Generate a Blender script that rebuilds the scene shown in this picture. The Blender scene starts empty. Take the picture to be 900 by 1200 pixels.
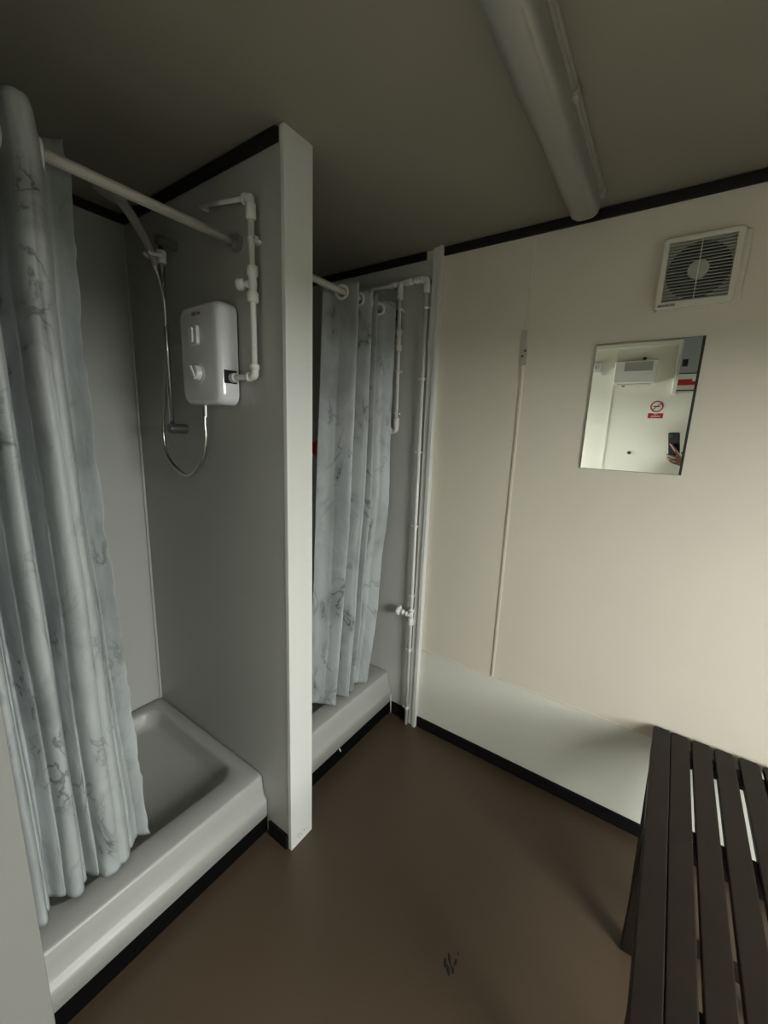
import bpy, bmesh, math, random
from mathutils import Vector, Matrix, noise
random.seed(7)
C = bpy.context.scene.collection
PI = math.pi
H = 2.35; L = 1.7206; B = 0.66; CZ = 1.5657
P1, P2, PXF = 0.852, 0.957, -0.947      # dividing partition: faces and front edge
N1, N2 = 0.044, 0.149                   # near partition
BX = -1.866                             # back of the cubicles
RX = 1.25                               # right wall

# ------------------------------------------------------------------ materials
def mat(name, col, rough=0.5, metal=0.0, bump=0.0, bscale=60, var=0.0, vscale=3.0, spec=0.5, coat=0.0):
    m = bpy.data.materials.new(name); m.use_nodes = True
    nt = m.node_tree; b = nt.nodes['Principled BSDF']
    b.inputs['Base Color'].default_value = (*col, 1); b.inputs['Roughness'].default_value = rough
    b.inputs['Metallic'].default_value = metal; b.inputs['Specular IOR Level'].default_value = spec
    b.inputs['Coat Weight'].default_value = coat
    tc = nt.nodes.new('ShaderNodeTexCoord')
    if var:
        n = nt.nodes.new('ShaderNodeTexNoise'); n.inputs['Scale'].default_value = vscale; n.inputs['Detail'].default_value = 5
        nt.links.new(tc.outputs['Object'], n.inputs['Vector'])
        r = nt.nodes.new('ShaderNodeMapRange')
        r.inputs['From Min'].default_value = .3; r.inputs['From Max'].default_value = .7
        r.inputs['To Min'].default_value = 1 - var; r.inputs['To Max'].default_value = 1 + var
        nt.links.new(n.outputs['Fac'], r.inputs['Value'])
        mx = nt.nodes.new('ShaderNodeVectorMath'); mx.operation = 'SCALE'; mx.inputs[0].default_value = col
        nt.links.new(r.outputs['Result'], mx.inputs['Scale']); nt.links.new(mx.outputs['Vector'], b.inputs['Base Color'])
    if bump:
        n2 = nt.nodes.new('ShaderNodeTexNoise'); n2.inputs['Scale'].default_value = bscale; n2.inputs['Detail'].default_value = 3
        nt.links.new(tc.outputs['Object'], n2.inputs['Vector'])
        bp = nt.nodes.new('ShaderNodeBump'); bp.inputs['Strength'].default_value = bump; bp.inputs['Distance'].default_value = .002
        nt.links.new(n2.outputs['Fac'], bp.inputs['Height']); nt.links.new(bp.outputs['Normal'], b.inputs['Normal'])
    return m

M = {}
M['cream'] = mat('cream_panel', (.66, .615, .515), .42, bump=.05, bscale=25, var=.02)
M['kick'] = mat('kick_panel', (.68, .675, .60), .4, bump=.05, bscale=20, var=.02)
M['lining'] = mat('shower_lining', (.41, .415, .385), .38, bump=.06, bscale=30, var=.02)
M['lining2'] = mat('far_lining', (.50, .51, .48), .4, bump=.05, bscale=30)
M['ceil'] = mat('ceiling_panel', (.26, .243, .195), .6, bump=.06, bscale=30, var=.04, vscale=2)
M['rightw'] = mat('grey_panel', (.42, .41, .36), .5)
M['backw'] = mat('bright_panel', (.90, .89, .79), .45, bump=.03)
M['cap'] = mat('end_cap', (.68, .69, .65), .4, bump=.03)
M['capdirt'] = mat('scuff', (.16, .13, .10), .8)
M['coving'] = mat('dark_trim', (.011, .010, .009), .55, spec=.25)
M['skirt'] = mat('dark_vinyl', (.006, .006, .006), .5, spec=.2)
M['void'] = mat('black_plinth', (.003, .003, .003), .8, spec=.05)
M['floor'] = mat('brown_vinyl_floor', (.080, .055, .034), .42, bump=.12, bscale=220, var=.10, vscale=1.7)
M['tray'] = mat('white_tray', (.37, .37, .345), .38, bump=.02, bscale=20)
M['traytex'] = mat('tray_floor', (.38, .38, .355), .45, bump=.35, bscale=160)
M['pvc'] = mat('white_plastic_pipe', (.76, .76, .72), .35)
M['whitep'] = mat('white_gloss', (.80, .80, .84), .18, coat=.4)
M['rail'] = mat('white_rail', (.50, .485, .44), .3)
M['chrome'] = mat('chrome', (.62, .62, .62), .22, metal=1)
M['dchrome'] = mat('dull_bracket', (.20, .20, .19), .35, metal=.7)
M['hose'] = mat('metal_hose', (.55, .54, .50), .3, metal=1)
M['black'] = mat('black', (.006, .006, .006), .5)
M['darktext'] = mat('dark_print', (.05, .05, .05), .5)
M['fan'] = mat('fan_plastic', (.66, .64, .54), .4)
M['fangrey'] = mat('fan_grille', (.36, .37, .33), .5)
M['metal'] = mat('painted_steel', (.42, .41, .35), .5)
M['wood'] = mat('dark_slat', (.014, .009, .0065), .5, spec=.25, bump=.15, bscale=40, var=.15, vscale=12)
M['light'] = mat('diffuser', (.34, .335, .30), .28, metal=.45)
M['lightbody'] = mat('light_body', (.34, .33, .28), .4)
M['red'] = mat('red_plastic', (.55, .02, .02), .4)
M['redlabel'] = mat('red_label', (.40, .012, .02), .5)
M['white'] = mat('white_label', (.8, .8, .76), .5)
M['cabinet'] = mat('grey_cabinet', (.30, .33, .33), .4)
M['skin'] = mat('skin', (.17, .082, .052), .5, bump=.1, bscale=120, var=.12, vscale=30)
M['socket'] = mat('grey_socket', (.22, .215, .19), .5)
M['handset'] = mat('grey_handset', (.30, .29, .26), .35)
M['dimcap'] = mat('dimmed_cap', (.27, .27, .25), .5)  # near partition's end cap: corner darkening put into its colour
M['trouser'] = mat('dark_trousers', (.025, .028, .038), .9)
M['lip'] = mat('lips', (.20, .07, .05), .5)
M['phone'] = mat('phone_black', (.008, .008, .009), .65, spec=.2)
M['nail'] = mat('nail', (.55, .32, .25), .35)
M['sleeve'] = mat('dark_sleeve', (.02, .02, .024), .9, bump=.3, bscale=90)
M['mirroredge'] = mat('mirror_edge', (.02, .022, .02), .3)
M['mirror'] = mat('mirror_glass', (.90, .92, .87), .0, metal=1)
M['grass'] = mat('outside_gravel', (.07, .065, .06), .9, var=.2)
M['opposite'] = mat('sky_block_green', (.05, .06, .05), .6)
M['doorm'] = mat('door_paint', (.45, .46, .45), .5)

def curtain_mat():
    m = bpy.data.materials.new('marble_curtain'); m.use_nodes = True; nt = m.node_tree
    b = nt.nodes['Principled BSDF']; out = nt.nodes['Material Output']
    b.inputs['Roughness'].default_value = .45
    uv = nt.nodes.new('ShaderNodeUVMap')
    def ns(scale, detail, dist, off=0, rough=.55):
        mp = nt.nodes.new('ShaderNodeMapping'); mp.inputs['Location'].default_value = (off, off*.7, 0)
        n = nt.nodes.new('ShaderNodeTexNoise'); n.inputs['Scale'].default_value = scale; n.inputs['Detail'].default_value = detail
        n.inputs['Distortion'].default_value = dist; n.inputs['Roughness'].default_value = rough
        nt.links.new(uv.outputs['UV'], mp.inputs['Vector']); nt.links.new(mp.outputs['Vector'], n.inputs['Vector']); return n.outputs['Fac']
    def mr(v, a, b_, c, d):
        r = nt.nodes.new('ShaderNodeMapRange'); nt.links.new(v, r.inputs['Value'])
        for k, x in zip(('From Min', 'From Max', 'To Min', 'To Max'), (a, b_, c, d)): r.inputs[k].default_value = x
        return r.outputs['Result']
    def ma(op, a, b_=None):
        n = nt.nodes.new('ShaderNodeMath'); n.operation = op
        for i, x in enumerate((a, b_)):
            if x is None: continue
            if isinstance(x, (int, float)): n.inputs[i].default_value = x
            else: nt.links.new(x, n.inputs[i])
        return n.outputs[0]
    def vein(scale, width, off, lo, hi, moff):
        v = mr(ma('ABSOLUTE', ma('SUBTRACT', ns(scale, 5, .8, off), .5)), 0, width, 1, 0)
        k = mr(ns(3.2, 2, .2, moff), lo, hi, 0, 1)
        return ma('MULTIPLY', v, k)
    dark = ma('MAXIMUM', vein(2.6, .014, 3.1, .50, .64, 9.), ma('MULTIPLY', vein(3.8, .030, 17., .50, .68, 31.), .75))
    soft = mr(ns(2.2, 4, 1.0, 5.), .48, .70, 0, .38)
    smudge = ma('MULTIPLY', vein(2.6, .085, 3.1, .50, .64, 9.), .5)
    f = ma('MAXIMUM', ma('MAXIMUM', dark, smudge), soft)
    mix = nt.nodes.new('ShaderNodeMix'); mix.data_type = 'RGBA'
    nt.links.new(f, mix.inputs['Factor'])
    mix.inputs['A'].default_value = (.47, .50, .50, 1); mix.inputs['B'].default_value = (.085, .085, .09, 1)
    nt.links.new(mix.outputs['Result'], b.inputs['Base Color'])
    tr = nt.nodes.new('ShaderNodeBsdfTranslucent'); nt.links.new(mix.outputs['Result'], tr.inputs['Color'])
    ms = nt.nodes.new('ShaderNodeMixShader'); ms.inputs['Fac'].default_value = .10
    nt.links.new(b.outputs[0], ms.inputs[1]); nt.links.new(tr.outputs[0], ms.inputs[2]); nt.links.new(ms.outputs[0], out.inputs['Surface'])
    n = nt.nodes.new('ShaderNodeBump'); n.inputs['Strength'].default_value = .5; n.inputs['Distance'].default_value = .006
    nt.links.new(ns(9, 4, 1.2, 2.), n.inputs['Height']); nt.links.new(n.outputs['Normal'], b.inputs['Normal'])
    return m
M['curtain'] = curtain_mat()

# ------------------------------------------------------------------ mesh helpers
def link(name, bm, m, parent=None, smooth=False, bevel=0, seg=2):
    me = bpy.data.meshes.new(name); bmesh.ops.recalc_face_normals(bm, faces=bm.faces); bm.to_mesh(me); bm.free()
    mats = m if isinstance(m, (list, tuple)) else [m]
    for x in mats: me.materials.append(M[x])
    o = bpy.data.objects.new(name, me); C.objects.link(o)
    if parent: o.parent = parent; o.matrix_parent_inverse = Matrix.Translation(-parent.location) if parent.type == 'EMPTY' else parent.matrix_basis.inverted()
    if smooth:
        for p in me.polygons: p.use_smooth = True
    if bevel:
        md = o.modifiers.new('bevel', 'BEVEL'); md.width = bevel; md.segments = seg; md.limit_method = 'ANGLE'; md.angle_limit = math.radians(40)
        for p in me.polygons: p.use_smooth = True
        wn = o.modifiers.new('wn', 'WEIGHTED_NORMAL'); wn.keep_sharp = False
    return o
def box(bm, x0, x1, y0, y1, z0, z1, mi=0):
    v = [bm.verts.new((x, y, z)) for x in (x0, x1) for y in (y0, y1) for z in (z0, z1)]
    for f in ((0,1,3,2),(4,6,7,5),(0,4,5,1),(2,3,7,6),(0,2,6,4),(1,5,7,3)):
        bm.faces.new([v[i] for i in f]).material_index = mi
def nb(*boxes):
    bm = bmesh.new()
    for b in boxes: box(bm, *b)
    return bm
def smoothpath(pts, n=8):
    P = [Vector(p) for p in pts]; out = []
    for i in range(len(P)-1):
        a = P[max(i-1, 0)]; b = P[i]; c = P[i+1]; d = P[min(i+2, len(P)-1)]
        for k in range(n):
            t = k/n
            out.append(.5*((2*b)+(c-a)*t+(2*a-5*b+4*c-d)*t*t+(3*b-a-3*c+d)*t**3))
    out.append(P[-1]); return out
def tube(bm, pts, r, seg=14, cap=True):
    P = [Vector(p) for p in pts]; rs = r if isinstance(r, (list, tuple)) else [r]*len(P)
    rings = []; t0 = (P[1]-P[0]).normalized()
    nrm = t0.orthogonal().normalized()
    for i, p in enumerate(P):
        if i == 0: t = (P[1]-P[0])
        elif i == len(P)-1: t = P[-1]-P[-2]
        else: t = (P[i+1]-P[i]).normalized()+(P[i]-P[i-1]).normalized()
        t.normalize(); nrm = (nrm - t*nrm.dot(t)).normalized(); bi = t.cross(nrm)
        rings.append([bm.verts.new(p+rs[i]*(math.cos(2*PI*k/seg)*nrm+math.sin(2*PI*k/seg)*bi)) for k in range(seg)])
    for a, b in zip(rings, rings[1:]):
        for k in range(seg): bm.faces.new((a[k], a[(k+1) % seg], b[(k+1) % seg], b[k]))
    if cap: bm.faces.new(rings[0][::-1]); bm.faces.new(rings[-1])
def lathe(bm, p0, axis, prof, seg=24):
    """prof: list of (distance along axis, radius)"""
    a = Vector(axis).normalized(); p0 = Vector(p0); n = a.orthogonal().normalized(); b = a.cross(n)
    rings = [[bm.verts.new(p0+a*d+r*(math.cos(2*PI*k/seg)*n+math.sin(2*PI*k/seg)*b)) for k in range(seg)] for d, r in prof]
    for q, w in zip(rings, rings[1:]):
        for k in range(seg): bm.faces.new((q[k], q[(k+1) % seg], w[(k+1) % seg], w[k]))
    bm.faces.new(rings[0][::-1]); bm.faces.new(rings[-1])
def rrect(x0, x1, y0, y1, r, n=8):
    out = []
    for cx, cy, a0 in ((x1-r, y1-r, 0), (x0+r, y1-r, 90), (x0+r, y0+r, 180), (x1-r, y0+r, 270)):
        for k in range(n+1):
            a = math.radians(a0+90*k/n); out.append((cx+r*math.cos(a), cy+r*math.sin(a)))
    return out
def loft(bm, loops, cap0=True, cap1=True, mis=None):
    R = [[bm.verts.new(p) for p in l] for l in loops]; n = len(R[0])
    for j, (a, b) in enumerate(zip(R, R[1:])):
        for k in range(n):
            f = bm.faces.new((a[k], a[(k+1) % n], b[(k+1) % n], b[k]))
            if mis: f.material_index = mis[j]
    if cap0: bm.faces.new(R[0][::-1])
    if cap1:
        f = bm.faces.new(R[-1])
        if mis: f.material_index = mis[-1]
def text(name, s, size, m, parent, mtx, depth=.0004, bold=0):
    cu = bpy.data.curves.new(name, 'FONT'); cu.body = s; cu.size = size; cu.extrude = depth; cu.align_x = 'CENTER'; cu.align_y = 'CENTER'; cu.offset = bold
    t = bpy.data.objects.new('tmp', cu); C.objects.link(t); bpy.context.view_layer.update()
    me = bpy.data.meshes.new_from_object(t.evaluated_get(bpy.context.evaluated_depsgraph_get())); me.name = name
    bpy.data.objects.remove(t); me.transform(mtx); me.materials.clear(); me.materials.append(M[m])
    o = bpy.data.objects.new(name, me); C.objects.link(o); o.parent = parent
    o.matrix_parent_inverse = Matrix.Translation(-parent.location); return o
def face_minus_y(x, y, z):   # text readable when looking towards +y
    return Matrix.Translation((x, y, z)) @ Matrix.Rotation(PI/2, 4, 'X')
def face_plus_y(x, y, z):
    return Matrix.Translation((x, y, z)) @ Matrix.Rotation(PI, 4, 'Z') @ Matrix.Rotation(PI/2, 4, 'X')
def thing(name, label, cat, loc=(0, 0, 0), group=None):
    o = bpy.data.objects.new(name, None); o.empty_display_size = .05; C.objects.link(o); o.location = loc
    o['label'] = label; o['category'] = cat
    if group: o['group'] = group
    return o
def tag(o, label, cat, group=None):
    o['label'] = label; o['category'] = cat
    if group: o['group'] = group
    return o
def struct(name, bm, m, parent=None, label=None, **k):
    o = link(name, bm, m, parent, **k)
    if not parent: o['kind'] = 'structure'
    if label: o['label'] = label; 
    return o

# ------------------------------------------------------------------ room shell
W = .06
fl = struct('floor', nb((BX, RX, -B, L, -W, 0)), 'floor')
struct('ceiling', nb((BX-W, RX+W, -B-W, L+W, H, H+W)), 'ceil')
struct('wall_far', nb((BX-W, RX+W, L, L+W, -W, H)), 'cream')
D0, D1, DZ = .20, .98, 1.84
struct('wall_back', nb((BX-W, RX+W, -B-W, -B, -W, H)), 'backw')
WY0, WY1, WZ0, WZ1 = -.60, -.05, .95, 1.75  # added window, out of view, to brighten the back wall
struct('wall_left', nb((BX-W, BX, -B, WY0, -W, H), (BX-W, BX, WY1, L, -W, H), (BX-W, BX, WY0, WY1, -W, WZ0), (BX-W, BX, WY0, WY1, WZ1, H)), 'lining')
wn = struct('added_window_1', nb((BX-W-.004, BX+.008, WY0, WY0+.03, WZ0, WZ1), (BX-W-.004, BX+.008, WY1-.03, WY1, WZ0, WZ1), (BX-W-.004, BX+.008, WY0+.03, WY1-.03, WZ0, WZ0+.03), (BX-W-.004, BX+.008, WY0+.03, WY1-.03, WZ1-.03, WZ1)), 'cap')
struct('added_window_sill', nb((BX-.002, BX+.045, WY0-.02, WY1+.02, WZ0-.018, WZ0)), 'cap', wn, bevel=.002)
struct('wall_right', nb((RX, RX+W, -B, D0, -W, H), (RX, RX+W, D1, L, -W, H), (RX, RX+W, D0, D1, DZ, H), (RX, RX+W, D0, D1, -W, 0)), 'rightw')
gr = struct('outside_ground', nb((-6, 9, -9, 9, -.5, -.3)), 'grass')
struct('wall_sky_block', nb((4.8, 5.0, -7, 8, -.3, 1.5)), 'opposite')           # added unseen wall, hides the lowest sky to shape the incoming light
# doorway: frame and the leaf folded back against the outside of the cabin
dr = struct('door_1', nb((RX+W+.012, RX+W+.052, D1+.01, D1+.75, 0, DZ)), 'doorm', bevel=.003)
struct('door_frame', nb((RX-.008, RX+W+.008, D0, D0+.03, 0, DZ), (RX-.008, RX+W+.008, D1-.03, D1, 0, DZ), (RX-.008, RX+W+.008, D0+.03, D1-.03, DZ-.03, DZ)), 'doorm', dr)
struct('door_handle', nb((RX+W+.052, RX+W+.085, D1+.67, D1+.69, .99, 1.01), (RX+W+.085, RX+W+.097, D1+.58, D1+.69, .99, 1.01)), 'chrome', dr, bevel=.003)

def partition(name, y0, y1, trim=True):
    o = struct(name, nb((BX, PXF-.016, y0, y1, 0, H)), 'lining')
    c = link('end_cap', nb((PXF-.016, PXF, y0-.0015, y1+.0015, 0, H)), 'cap' if name == 'wall_partition' else 'dimcap', o, bevel=.002)
    return o
pa = partition('wall_partition', P1, P2)
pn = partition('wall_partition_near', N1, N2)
bm = bmesh.new()
for k in range(10):
    y = P1+.03+.06*random.random(); z = .018+.028*random.random()+(y-P1)*.1; r = .0012+.002*random.random()
    lathe(bm, (PXF-.001, y, z), (1, 0, 0), [(0, r), (.0013, r*.9)], 7)
struct('scuff_mark', bm, 'capdirt', pa)

# numbered trims
def trim(n, bm, m, **k): return struct('trim_%d' % n, bm, m, **k)
trim(1, nb((PXF-.0, RX, L-.012, L, 2.314, 2.347)), 'coving', bevel=.002)                 # coving, end wall
trim(2, nb((BX, PXF-.05, L-.012, L, 2.314, 2.347)), 'coving', bevel=.002)
trim(3, nb((BX+.012, PXF-.02, P1-.012, P1, 2.310, 2.345)), 'coving', bevel=.002)         # over the shower partition
trim(4, nb((BX, BX+.012, N2, P1, 2.314, 2.345)), 'coving', bevel=.002)
trim(5, nb((BX, BX+.012, P2, L-.012, 2.314, 2.345)), 'coving', bevel=.002)
trim(6, nb((BX, RX, -B, -B+.015, 2.316, 2.348)), 'backw')
# column trim where the cubicles end on the far wall
bm = nb((-.955, -.925, L-.020, L, 0, H), (-.925, -.907, L-.030, L, 0, H))
trim(7, bm, 'cap', bevel=.002)
trim(8, nb((-.531, -.519, L-.005, L, .447, 2.314)), 'cream', bevel=.002)                # panel seam bead
trim(9, nb((-.907, RX, L-.004, L, .058, .4465)), 'kick', bevel=.0015)                  # low panel
trim(10, nb((-.907, RX, L-.0055, L, .4465, .4515)), 'cream')
trim(11, nb((BX+.004, -.955, L-.003, L, 0, 2.314)), 'lining2')                          # shower lining on the far wall
trim(12, nb((-.468, -.458, -B, -B+.005, 0, 2.316)), 'backw')
bm = bmesh.new()
tube(bm, [(BX+.004, P1-.004, .25), (BX+.004, P1-.004, 2.31)], .0055, 8)
trim(13, bm, 'rail')                                                                     # corner sealant
struct('baseboard_far', nb((-.907, RX, L-.012, L, 0, .058)), 'skirt', bevel=.002)
struct('baseboard_cubicle', nb((-1.085, -.9555, L-.010, L-.0031, 0, .075)), 'skirt', bevel=.002)
struct('baseboard_partition', nb((-1.065, -.966, P1-.010, P1-.0005, 0, .062)), 'skirt')
struct('baseboard_right', nb((RX-.012, RX, D1+.01, L-.012, 0, .058)), 'skirt')

# worn spot on the floor
bm = bmesh.new()
for dx, dy, a, l, w in ((-.008, .012, .2, .013, .004), (.012, .014, -.3, .010, .004), (-.013, -.006, .1, .012, .0045), (.002, -.016, .25, .014, .004), (.014, -.008, .0, .009, .0035), (.003, 0, .3, .010, .002), (.010, .038, .4, .006, .002)):
    c = Vector((-.317+dx, .903+dy, 0)); th = PI*.62+a
    pts = [(c.x+l*math.cos(t)*math.cos(th)-w*math.sin(t)*math.sin(th), c.y+l*math.cos(t)*math.sin(th)+w*math.sin(t)*math.cos(th)) for t in [2*PI*k/10+.1*random.random() for k in range(10)]]
    loft(bm, [[(x, y, 0) for x, y in pts], [(x, y, .0006) for x, y in pts]])
struct('worn_mark', bm, 'black', fl)

# ------------------------------------------------------------------ shower trays
def tray(y0, y1, label):
    bm = bmesh.new(); x0 = BX; x1 = -1.072
    T = .25
    def lp(ins_f, z, r, ins=0):
        return [(x, y, z) for x, y in rrect(x0+ins, x1-ins_f, y0+.0005+ins, y1-.0005-ins, r)]
    loops = [lp(.012, .076, .012, .002), lp(.004, .082, .014), lp(.002, .135, .016), lp(0, .146, .018), lp(.003, .154, .018), lp(.012, .162, .018), lp(.019, .172, .018), lp(.024, .205, .018), lp(.028, .237, .018), lp(.031, .246, .020, .003), lp(.038, .25, .024, .007),
             lp(.118, .25, .07, .048), lp(.126, .247, .07, .054), lp(.134, .236, .065, .060), lp(.150, .200, .06, .075), lp(.165, .186, .055, .09), lp(.185, .183, .05, .11)]
    loft(bm, loops, mis=[0]*15+[0, 1])
    o = link('shower_tray', bm, ['tray', 'traytex'], None, smooth=True)
    tag(o, label, 'shower tray', None)
    w = bmesh.new(); lathe(w, (x0+.30, (y0+y1)/2, .1835), (0, 0, 1), [(0, .042), (.003, .04), (.004, .03), (.002, .02)], 28)
    link('waste_cover', w, 'chrome', o, smooth=True)
    # black plinth under it
    return o
t1 = tray(N2, P1, 'white shower tray in the near cubicle, wide basin seen beside the large curtain')
t2 = tray(P2, L-.003, 'white shower tray in the far cubicle, its lip seen past the partition end')
bm = bmesh.new(); tube(bm, smoothpath([(-1.073, L-.02, .12), (-1.071, L-.02, .085), (-1.069, L-.021, .05), (-1.068, L-.02, .012)], 4), [.0035]*4+[.0028]*4+[.0022]*4+[.0015], 8)
link('sealant_strip', bm, 'pvc', t2, smooth=True)
bm = bmesh.new(); tube(bm, [(-1.070, 1.262, .092), (-1.064, 1.266, .074)], .003, 8); link('sealant_drip', bm, 'pvc', t2)
struct('trim_14', nb((-1.11, -1.085, N2, P1, 0, .0755)), 'void')
struct('trim_15', nb((-1.11, -1.085, P2, L-.003, 0, .0755)), 'void')

# ------------------------------------------------------------------ curtain rails and curtains
RXX, RZ, RR = -1.159, 2.106, .0125
def rail(y0, y1, label):
    t = thing('curtain_rail', label, 'curtain rail', (RXX, (y0+y1)/2, RZ), 'shower curtain rails')
    bm = bmesh.new()
    prof = []
    for k in range(28):   # round bar with a shallow groove along its front
        a = 2*PI*k/28; r = RR*(1-.16*math.exp(-((a-5.9)/.25)**2)); prof.append((r*math.cos(a), r*math.sin(a)))
    loft(bm, [[(RXX+p, y0+.006, RZ+q) for p, q in prof], [(RXX+p, y1-.006, RZ+q) for p, q in prof]])
    link('rail_bar', bm, 'rail', t, smooth=True)
    for y, s in ((y0, 1), (y1, -1)):
        b = bmesh.new(); lathe(b, (RXX, y, RZ), (0, s, 0), [(0, .027), (.006, .027), (.009, .024), (.010, .0165), (.022, .0155), (.022, .0130)], 28)
        link('end_socket', b, 'socket', t, smooth=False)
    return t
rail(N2, P1, 'white curtain rail across the near cubicle, ending beside the water heater')
rail(P2, L-.003, 'short visible white rail across the far cubicle behind the partition post')

def lerp(a, b, t): return a+(b-a)*t
def curve(pts, z):
    for (z0, v0), (z1, v1) in zip(pts, pts[1:]):
        if z <= z1: 
            t = max(0, (z-z0)/(z1-z0)); return lerp(v0, v1, t*t*(3-2*t)*.5+t*.5)
    return pts[-1][1]
def curtain(label, ztop, zbot, yl, yr, keys, amp, seed, width, edge=.0, xoff=None, crease=.008, rings=True):
    """keys: list of (u, y fraction, x offset fraction) along the cloth, smoothly joined"""
    t = thing('shower_curtain', label, 'shower curtain', (RXX, (yl[0][1]+yr[0][1])/2, zbot))
    K = smoothpath([(a, b, c) for a, b, c in keys], 14); nz = 150
    bm = bmesh.new(); uvl = bm.loops.layers.uv.new('UVMap'); rows = []
    s = [0]
    for a, b in zip(K, K[1:]): s.append(s[-1]+math.hypot((b[1]-a[1])*.32, (b[2]-a[2])*amp(1.2)))
    for j in range(nz+1):
        z = lerp(zbot, ztop, j/nz); row = []
        ya, yb = curve(yl, z), curve(yr, z); A = amp(z); q = (z-zbot)/(ztop-zbot)
        for i, k in enumerate(K):
            w = s[i]/s[-1]
            nx = noise.noise(Vector((w*6+seed, z*1.6, 0)))*.014*(1.15-q)+noise.noise(Vector((w*22+seed, z*5, 4)))*.004*(1.05-q*.7)
            ny = noise.noise(Vector((w*5+seed, z*1.3, 9)))*.014*(1-q)
            x = RXX+A*k[2]+nx+(xoff(z) if xoff else 0)+crease*(abs(math.sin(PI*(w*10.5+.5*noise.noise(Vector((w*3, z*.9, seed))))))**.6-.6)*min(1, 3*(1.08-q)); y = lerp(ya, yb, k[1])+ny*math.sin(PI*min(1, max(0, k[1])))
            e = max(0, 1-(1-w)*28)
            y += edge*e*((noise.noise(Vector((z*26, seed, 2)))+noise.noise(Vector((z*9, seed, 5)))))
            zz = z + (.004*noise.noise(Vector((w*14, seed, 3))) if j == 0 else 0)
            row.append(bm.verts.new((x, y, zz)))
        rows.append(row)
    for j in range(nz):
        for i in range(len(K)-1):
            f = bm.faces.new((rows[j][i], rows[j][i+1], rows[j+1][i+1], rows[j+1][i]))
            for lo, (jj, ii) in zip(f.loops, ((j, i), (j, i+1), (j+1, i+1), (j+1, i))):
                lo[uvl].uv = (s[ii]/s[-1]*width+seed, lerp(zbot, ztop, jj/nz))
    # cut the eyelet openings
    if rings:
        c = []
        for i in range(len(K)-1):
            if K[i][2]*K[i+1][2] <= 0 and (K[i][2] != 0 or K[i+1][2] != 0):
                u = K[i][2]/(K[i][2]-K[i+1][2]) if K[i][2] != K[i+1][2] else 0
                c.append((i, u))
    o = link('cloth', bm, 'curtain', t, smooth=True)
    sol = o.modifiers.new('th', 'SOLIDIFY'); sol.thickness = .0012; sol.offset = 0
    if rings:
        last = -99
        zr = RZ
        j0 = int((zr-zbot)/(ztop-zbot)*nz)
        rad = .021
        me = o.data
        kill = []
        for i, u in c:
            if i-last < 6: continue
            last = i
            ya, yb = curve(yl, zr), curve(yr, zr)
            y = lerp(ya, yb, lerp(K[i][1], K[i+1][1], u))
            a, b = K[max(0, i-2)], K[min(len(K)-1, i+3)]
            d = Vector(((b[2]-a[2])*amp(zr), (b[1]-a[1])*(yb-ya), 0)).normalized()
            nn = Vector((-d.y, d.x, 0))
            if nn.y > 0: nn = -nn
            b_ = bmesh.new(); cc = Vector((RXX, y, zr-.004))
            up = Vector((0, 0, 1)); loops = []
            for k in range(32):
                th = 2*PI*k/32; rad_dir = d*math.cos(th)+up*math.sin(th)
                sec = []
                for q in range(8):
                    ph = 2*PI*q/8; sec.append(b_.verts.new(cc+rad_dir*(.0240+.0065*math.cos(ph))+nn*.0035*math.sin(ph)))
                loops.append(sec)
            for k in range(32):
                for q in range(8): b_.faces.new((loops[k][q], loops[(k+1) % 32][q], loops[(k+1) % 32][(q+1) % 8], loops[k][(q+1) % 8]))
            link('eyelet', b_, 'white', t, smooth=True)
            kill.append(cc)
        b2 = bmesh.new(); b2.from_mesh(me)
        dead = [f for f in b2.faces if any((f.calc_center_median()-k).length < rad for k in kill)]
        bmesh.ops.delete(b2, geom=dead, context='FACES'); b2.to_mesh(me); b2.free()
    return t

# near curtain, bunched against the near partition
keys1 = [(0,0,-.6),(.06,.03,.7),(.13,.10,1),(.19,.17,-.2),(.25,.21,-1),(.31,.27,-.3),(.37,.31,.8),(.43,.38,1),(.49,.44,-.1),(.54,.47,-1),(.60,.53,-.3),(.66,.58,.9),(.74,.68,1.1),(.81,.78,.3),(.85,.82,-.3),(.90,.88,-.9),(.95,.94,-.8),(1,1.0,-.45)]
curtain('long grey marble print shower curtain bunched at the left, in the near cubicle', 2.165, .262,
        [(.262, .165), (1.0, .155), (2.2, .155)], [(.262, .475), (.84, .452), (1.335, .432), (1.784, .428), (2.07, .436), (2.195, .425)],
        keys1, lambda z: .024+.036*min(1, max(0, z-.2)/1.3), 1.3, 1.5, edge=.006, xoff=lambda z: -.040*max(0, 1-(z-.25)/.9), crease=.016)
keys2 = [(0,0,-1),(.08,.10,-.35),(.15,.17,.5),(.21,.23,.95),(.26,.29,.3),(.31,.33,-.6),(.36,.37,-.9),(.41,.43,0),(.46,.49,.9),(.50,.54,.5),(.54,.56,-.6),(.58,.60,-.3),(.62,.64,.7),(.66,.68,.2),(.70,.71,-.6),(.75,.76,-.75),(.86,.87,.2),(1,1.0,.9)]
curtain('marble print shower curtain hanging in the far cubicle behind the white post', 2.138, .258,
        [(.258, 1.24), (1.0, 1.25), (2.2, 1.29)], [(.258, 1.55), (.685, 1.61), (1.33, 1.64), (2.2, 1.645)],
        keys2, lambda z: .062, 8.4, 1.5, edge=.004, xoff=lambda z: -.035*max(0, 1-(z-.25)/.9))

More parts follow.
